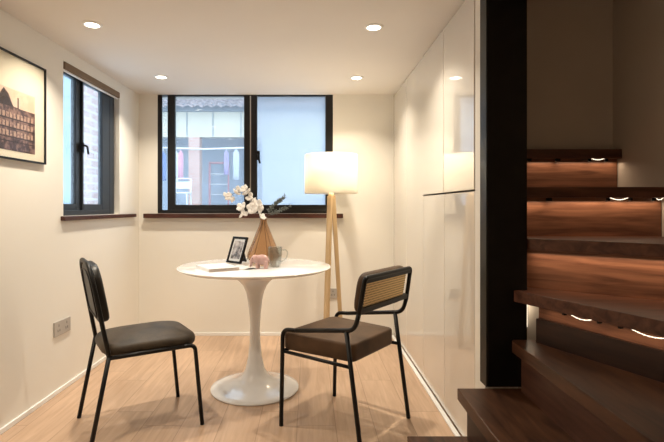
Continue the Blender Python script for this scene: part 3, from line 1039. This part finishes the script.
bp1 = put('backrest', bm, LEATHER3, c1, True)
bm = bmesh.new()
pp = roundpoly([(-0.142, 0.03), (0.142, 0.03), (0.134, 0.250), (-0.134, 0.250)], [0.05, 0.05, 0.095, 0.095], 8)
tube(bm, [bk1(p[0], p[1], -0.008) for p in pp], 0.004, 6, closed=True)
put('piping', bm, BLACKM, bp1, True)

# ------------------------------------------------------------------ floor lamp
LX, LY = 0.174, 3.70
fl = thing('floor_lamp', 'lit floor lamp with white drum shade on pale wooden tripod legs', 'floor lamp', (LX, LY, 0))
bm = L([(0.209, 1.205), (0.207, 1.510), (0.205, 1.510), (0.207, 1.205), (0.209, 1.205)], 64)
put('lamp_shade', bm, SHADE, fl, True)
for ang in (242, 122, 2):
    a = radians(ang)
    d = Vector((cos(a), sin(a), 0))
    top = d * 0.016 + Vector((0, 0, 1.19))
    bot = d * 0.086
    bm = bmesh.new()
    s = Vector((-sin(a), cos(a), 0))
    def sq(c, w): return [bm.verts.new(c + d * i * w + s * j * w) for i, j in ((-1, -1), (1, -1), (1, 1), (-1, 1))]
    lo, hi = sq(bot, 0.015), sq(top, 0.017)
    bm.faces.new(lo[::-1]); bm.faces.new(hi)
    for k in range(4): bm.faces.new([lo[k], lo[(k + 1) % 4], hi[(k + 1) % 4], hi[k]])
    bmesh.ops.bevel(bm, geom=list(bm.edges), offset=0.004, segments=2, affect='EDGES')
    put('leg', bm, OAK, fl)
put('hub', L([(0, 1.165), (0.020, 1.165), (0.021, 1.215), (0.0, 1.216)], 20), OAK, fl, True)
put('stem', L([(0.007, 1.21), (0.007, 1.31), (0.016, 1.312), (0.016, 1.345), (0.0, 1.345)], 14), CHROME, fl)
put('bulb', L([(0.0, 1.343), (0.014, 1.345), (0.022, 1.365), (0.029, 1.395), (0.024, 1.42), (0.0, 1.432)], 18), BULBM, fl, True)
bm = bmesh.new()
for k in range(3):
    a = 2 * pi * k / 3 + 0.4
    tube(bm, [(0.012 * cos(a), 0.012 * sin(a), 1.335), (0.207 * cos(a), 0.207 * sin(a), 1.335)], 0.002, 5)
put('shade_spider', bm, CHROME, fl)
pl = bpy.data.lights.new('bulb_light', 'POINT')
pl.energy = LAMP_W; pl.color = (1.0, 0.80, 0.54); pl.shadow_soft_size = 0.045
po = bpy.data.objects.new('bulb_light', pl); COL.objects.link(po); po.parent = fl; po.location = (0, 0, 1.375)

# ------------------------------------------------------------------ wall pieces
fp = thing('framed_picture', 'black framed print of a gabled building hanging on the left wall', 'picture', LW_LOC, LW_RZ)
PY0, PY1, PZ0, PZ1 = -2.13, -1.392, 1.337, 1.868
bm = bmesh.new()
for a in ((PY0, PY0 + 0.009, PZ0, PZ1), (PY1 - 0.009, PY1, PZ0, PZ1), (PY0, PY1, PZ0, PZ0 + 0.009), (PY0, PY1, PZ1 - 0.009, PZ1)):
    box(bm, 0.002, 0.019, *a)
put('frame', bm, BLACKM, fp)
put('mat_board', B(0.002, 0.010, PY0 + 0.006, PY1 - 0.006, PZ0 + 0.006, PZ1 - 0.006), MATB, fp)
put('glass_pane', B(0.015, 0.0155, PY0 + 0.007, PY1 - 0.007, PZ0 + 0.012, PZ1 - 0.012), PGLASS, fp)
bm = bmesh.new()
py0, py1, pz0, pz1 = -1.985, -1.485, 1.382, 1.690
def flat(poly, x, mi):
    f = bm.faces.new([bm.verts.new((x, y, z)) for y, z in poly]); f.material_index = mi
flat([(py0, pz0), (py1, pz0), (py1, pz1), (py0, pz1)], 0.0108, 0)
flat([(py0, pz0), (py1, pz0), (py1, 1.60), (-1.60, 1.60), (-1.665, 1.605), (-1.70, 1.66), (-1.735, 1.72 - 0.035), (-1.77, 1.645), (-1.82, 1.60), (py0, 1.585)], 0.0111, 1)
for z in (1.545, 1.50, 1.455):
    y = py0 + 0.015
    while y < py1 - 0.03:
        flat([(y, z), (y + 0.018, z), (y + 0.018, z + 0.026), (y, z + 0.026)], 0.0114, 2)
        y += 0.028
for z in (1.538, 1.492, 1.446, 1.425):
    flat([(py0, z), (py1, z), (py1, z + 0.005), (py0, z + 0.005)], 0.0115, 3)
flat([(-1.80, 1.60), (-1.66, 1.60), (-1.735, 1.682)], 0.0113, 3)
flat([(-1.632, 1.60), (-1.622, 1.60), (-1.622, 1.655), (-1.632, 1.655)], 0.0113, 3)
put('print', bm, [SKYP, BLDP, BLDL, BLDD], fp)

def outlet(label, loc, rz, w, hh, gangs):
    t = thing('power_outlet', label, 'power outlet', loc, rz, 'grey power outlets')
    put('faceplate', B(0.0005, 0.009, -w / 2, w / 2, -hh / 2, hh / 2, bev=0.002), SOCKET, t)
    for g in range(gangs):
        cy = (g - (gangs - 1) / 2) * 0.086
        for dy, dz, s in ((-0.010, -0.012, 1), (0.010, -0.012, 1), (0.0, 0.018, 1)):
            put('socket_slot', B(0.0085, 0.0095, cy + dy - 0.0025, cy + dy + 0.0025, dz - 0.007, dz + 0.007), SOCKHOLE, t)
    return t
def lw(y, z, x=0.0):
    return (XL + x * cos(LW_RZ) - y * sin(LW_RZ), BACK + x * sin(LW_RZ) + y * cos(LW_RZ), z)
outlet('wide double grey power outlet on the left wall behind the rounded-back chair', lw(-1.205, 0.383), LW_RZ, 0.176, 0.086, 2)
outlet('single grey power outlet on the back wall behind the floor lamp', (0.205, BACK, 0.362), radians(-90), 0.086, 0.086, 1)

# ------------------------------------------------------------------ courtyard outside
GZ = 1.0
OUTG = mat('courtyard_concrete', (0.42, 0.43, 0.44), 0.9, var=0.1)
CREAM = mat('cream_shopfront_panel', (0.66, 0.62, 0.50), 0.7, var=0.05, vscale=2)
SLATE = mat('blue_grey_fascia', (0.22, 0.27, 0.32), 0.6, var=0.08)
SALMON = brick_mat('salmon_brick', (0.62, 0.33, 0.27), (0.70, 0.42, 0.34), (0.60, 0.50, 0.45), rh=0.07)
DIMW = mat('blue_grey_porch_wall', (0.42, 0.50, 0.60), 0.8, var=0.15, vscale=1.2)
GREYW = mat('pale_rendered_wall', (0.62, 0.64, 0.66), 0.8, var=0.05, vscale=1.0)
TILE = brick_mat('grey_roof_tile', (0.24, 0.21, 0.22), (0.36, 0.30, 0.30), (0.10, 0.09, 0.10), bw=0.24, rh=0.14)
BRICKR = brick_mat('red_and_white_brick', (0.60, 0.38, 0.34), (0.72, 0.54, 0.50), (0.78, 0.76, 0.76), bw=0.24, rh=0.10)
BOARDB = mat('pale_blue_cladding', (0.42, 0.58, 0.68), 0.4, var=0.25, vscale=2.5)
PINKF = mat('pink_painted_frame', (0.66, 0.30, 0.34), 0.6)
WHITEP = mat('white_plastic', (0.85, 0.86, 0.88), 0.5)
struct(put('floor_courtyard', B(-16, 12, 4.2, 22, GZ - 0.2, GZ), OUTG))

FY = 12.0
sc = FY / 470
def ox(px): return (px - 309) * sc
def oz(py): return 1.1 - (py - 207) * sc
bd = thing('neighbour_house', 'tiled-roof house with cream panels and an open porch across the courtyard', 'building', (0, FY, GZ))
def bput(name, m, x0, x1, y0, y1, z0, z1, bev=0.0, par=None):
    return put(name, B(x0, x1, y0, y1, z0 - GZ, z1 - GZ, bev=bev), m, par or bd)
bput('fascia', SLATE, -9, 4.5, -0.15, 0.1, oz(112), oz(105))
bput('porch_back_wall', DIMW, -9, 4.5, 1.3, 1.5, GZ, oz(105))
bput('lintel_panel', CREAM, -9, 4.5, 0.0, 0.2, oz(137), oz(112))
for px in (160, 187, 213, 241, 268, 296):
    put('panel_joint', B(ox(px) - 0.012, ox(px) + 0.012, -0.012, 0.0, oz(136.5) - GZ, oz(112.5) - GZ), SLATE, bd)
bput('brick_pillar', SALMON, ox(188.5), ox(199.5), 0.0, 0.28, GZ, oz(137))
bput('wall_panel', GREYW, ox(262), 4.5, 0.02, 0.2, GZ, oz(137))
bm = bmesh.new()                               # pantile roof: ribbed slope in stepped courses
nx, ny = 330, 20
x0, x1 = -9.0, 4.5
rows = []
for j in range(ny + 1):
    for st_ in (0, 1):
        yy = -0.4 + j * 0.30
        zz = oz(105) - GZ - 0.12 + j * 0.13 + (0.06 if st_ else 0)
        if j == 0 and st_ == 0: pass
        rows.append([bm.verts.new((x0 + (x1 - x0) * i / nx, yy + st_ * 0.02, zz + 0.03 * cos(i / nx * (x1 - x0) / 0.24 * 2 * pi))) for i in range(nx + 1)])
for A, C in zip(rows, rows[1:]):
    for i in range(nx): bm.faces.new([A[i], A[i + 1], C[i + 1], C[i]])
put('roof', bm, TILE, bd)
bm = bmesh.new()
box(bm, ox(201), ox(203), 0.9, 0.96, 0, oz(159.5) - GZ)
box(bm, ox(221.5), ox(223), 0.9, 0.96, 0, oz(159.5) - GZ)
box(bm, ox(201), ox(223), 0.9, 0.96, oz(160.5) - GZ, oz(158.5) - GZ)
rack = thing('storage_rack', 'pink framed storage rack with thin white shelves on the porch across', 'rack', (0, FY, GZ))
put('rack_frame', bm, PINKF, rack)
for py in (171.5, 182.5, 193.5):
    put('shelf', B(ox(203), ox(221.5), 0.85, 1.1, oz(py + 0.4) - GZ, oz(py - 0.4) - GZ), WHITEP, rack)
cl = thing('clothes_line', 'long white clothes rail across the neighbouring porch', 'clothes rail', (0, FY, GZ))
put('rail', T([(ox(140), -0.1, oz(147.5) - GZ), (ox(205), -0.1, oz(149.5) - GZ), (ox(255), -0.1, oz(148) - GZ)], 0.022, 8), WHITEP, cl)
for px in (140, 255):
    put('rail_bracket', B(ox(px) - 0.02, ox(px) + 0.02, -0.12, 0.02, oz(149) - GZ, oz(146) - GZ), WHITEP, cl)
def garment(label, px0, px1, py0, py1, col, dy, nm):
    m = mat(nm, col, 0.85, var=0.12, vscale=5)
    t = thing('hanging_garment', label, 'garment', (ox((px0 + px1) / 2), FY + dy, oz(py0)), 0, 'washing hung on the neighbouring porch')
    w, hh = ox(px1) - ox(px0), (py1 - py0) * sc
    bm = bmesh.new()
    nn = 14
    fr, bk_ = [], []
    prof = [(0.25, 0), (0.5, -0.06), (0.92, -0.10), (1.0, -0.4), (0.9, -0.75), (0.98, -1.0)]
    rr = []
    for s, z in prof:
        rr.append([bm.verts.new((w / 2 * s * cos(2 * pi * k / 20), 0.06 * sin(2 * pi * k / 20) * (0.7 + 0.3 * cos(6 * pi * k / 20)), z * hh)) for k in range(20)])
    for A, C in zip(rr, rr[1:]):
        for k in range(20): bm.faces.new([A[k], A[(k + 1) % 20], C[(k + 1) % 20], C[k]])
    bm.faces.new(rr[0]); bm.faces.new(rr[-1][::-1])
    put('fabric', bm, m, t, True)
    put('hook', T([(0, 0, -0.01), (0, 0, 0.06), (0.02, 0, 0.08)], 0.008, 5), WHITEP, t)
garment('blue garment hung on the porch, seen through the narrow left light', 161, 167.5, 152, 181, (0.16, 0.24, 0.50), -0.1, 'blue_cloth')
garment('white garment hung beside the pink one on the porch', 174.5, 179.5, 151, 183, (0.72, 0.76, 0.82), -0.1, 'white_cloth')
garment('pink garment hung on the porch left of the brick pillar', 179, 184.5, 151, 180, (0.72, 0.36, 0.46), -0.1, 'pink_cloth')
garment('purple garment hung on the porch right of the storage rack', 224.5, 229.5, 151, 175, (0.38, 0.32, 0.56), -0.1, 'purple_cloth')
garment('pale garment hung at the right end of the clothes rail', 233.5, 240, 150, 180, (0.55, 0.60, 0.68), -0.1, 'pale_cloth')
oc = thing('plastic_chair', 'white chair standing on the courtyard in front of the brick pillar', 'chair', (ox(188.5), FY - 0.7, GZ))
hw = 0.2
for sx in (-1, 1):
    put('leg', T([(sx * hw, -0.2, 0.0), (sx * (hw - 0.02), -0.18, 0.43)], 0.016, 8), WHITEP, oc)
    put('leg', T([(sx * hw, 0.22, 0.0), (sx * (hw - 0.02), 0.18, 0.43)], 0.016, 8), WHITEP, oc)
put('seat', B(-0.21, 0.21, -0.21, 0.2, 0.42, 0.45, bev=0.01), WHITEP, oc)
bm = bmesh.new()
tube(bm, fillet([(-0.18, 0.19, 0.44), (-0.19, 0.26, 0.80), (0.19, 0.26, 0.80), (0.18, 0.19, 0.44)], 0.08), 0.016, 8)
box(bm, -0.17, 0.17, 0.215, 0.23, 0.55, 0.72, 0.004)
put('backrest', bm, WHITEP, oc)

bw_ = thing('side_yard_wall', 'brick yard wall with a pale blue boarded section beyond the left window', 'wall', (-2.75, 4.6, GZ))
put('board_section', B(-0.1, 0.02, -2.2, 0.92, 0, 1.9), BOARDB, bw_)
put('brick_section', B(-0.1, 0.0, 0.92, 3.0, 0, 1.95), BRICKR, bw_)
put('corner_strip', B(-0.02, 0.05, 0.86, 0.96, 0, 1.9), WHITEP, bw_)
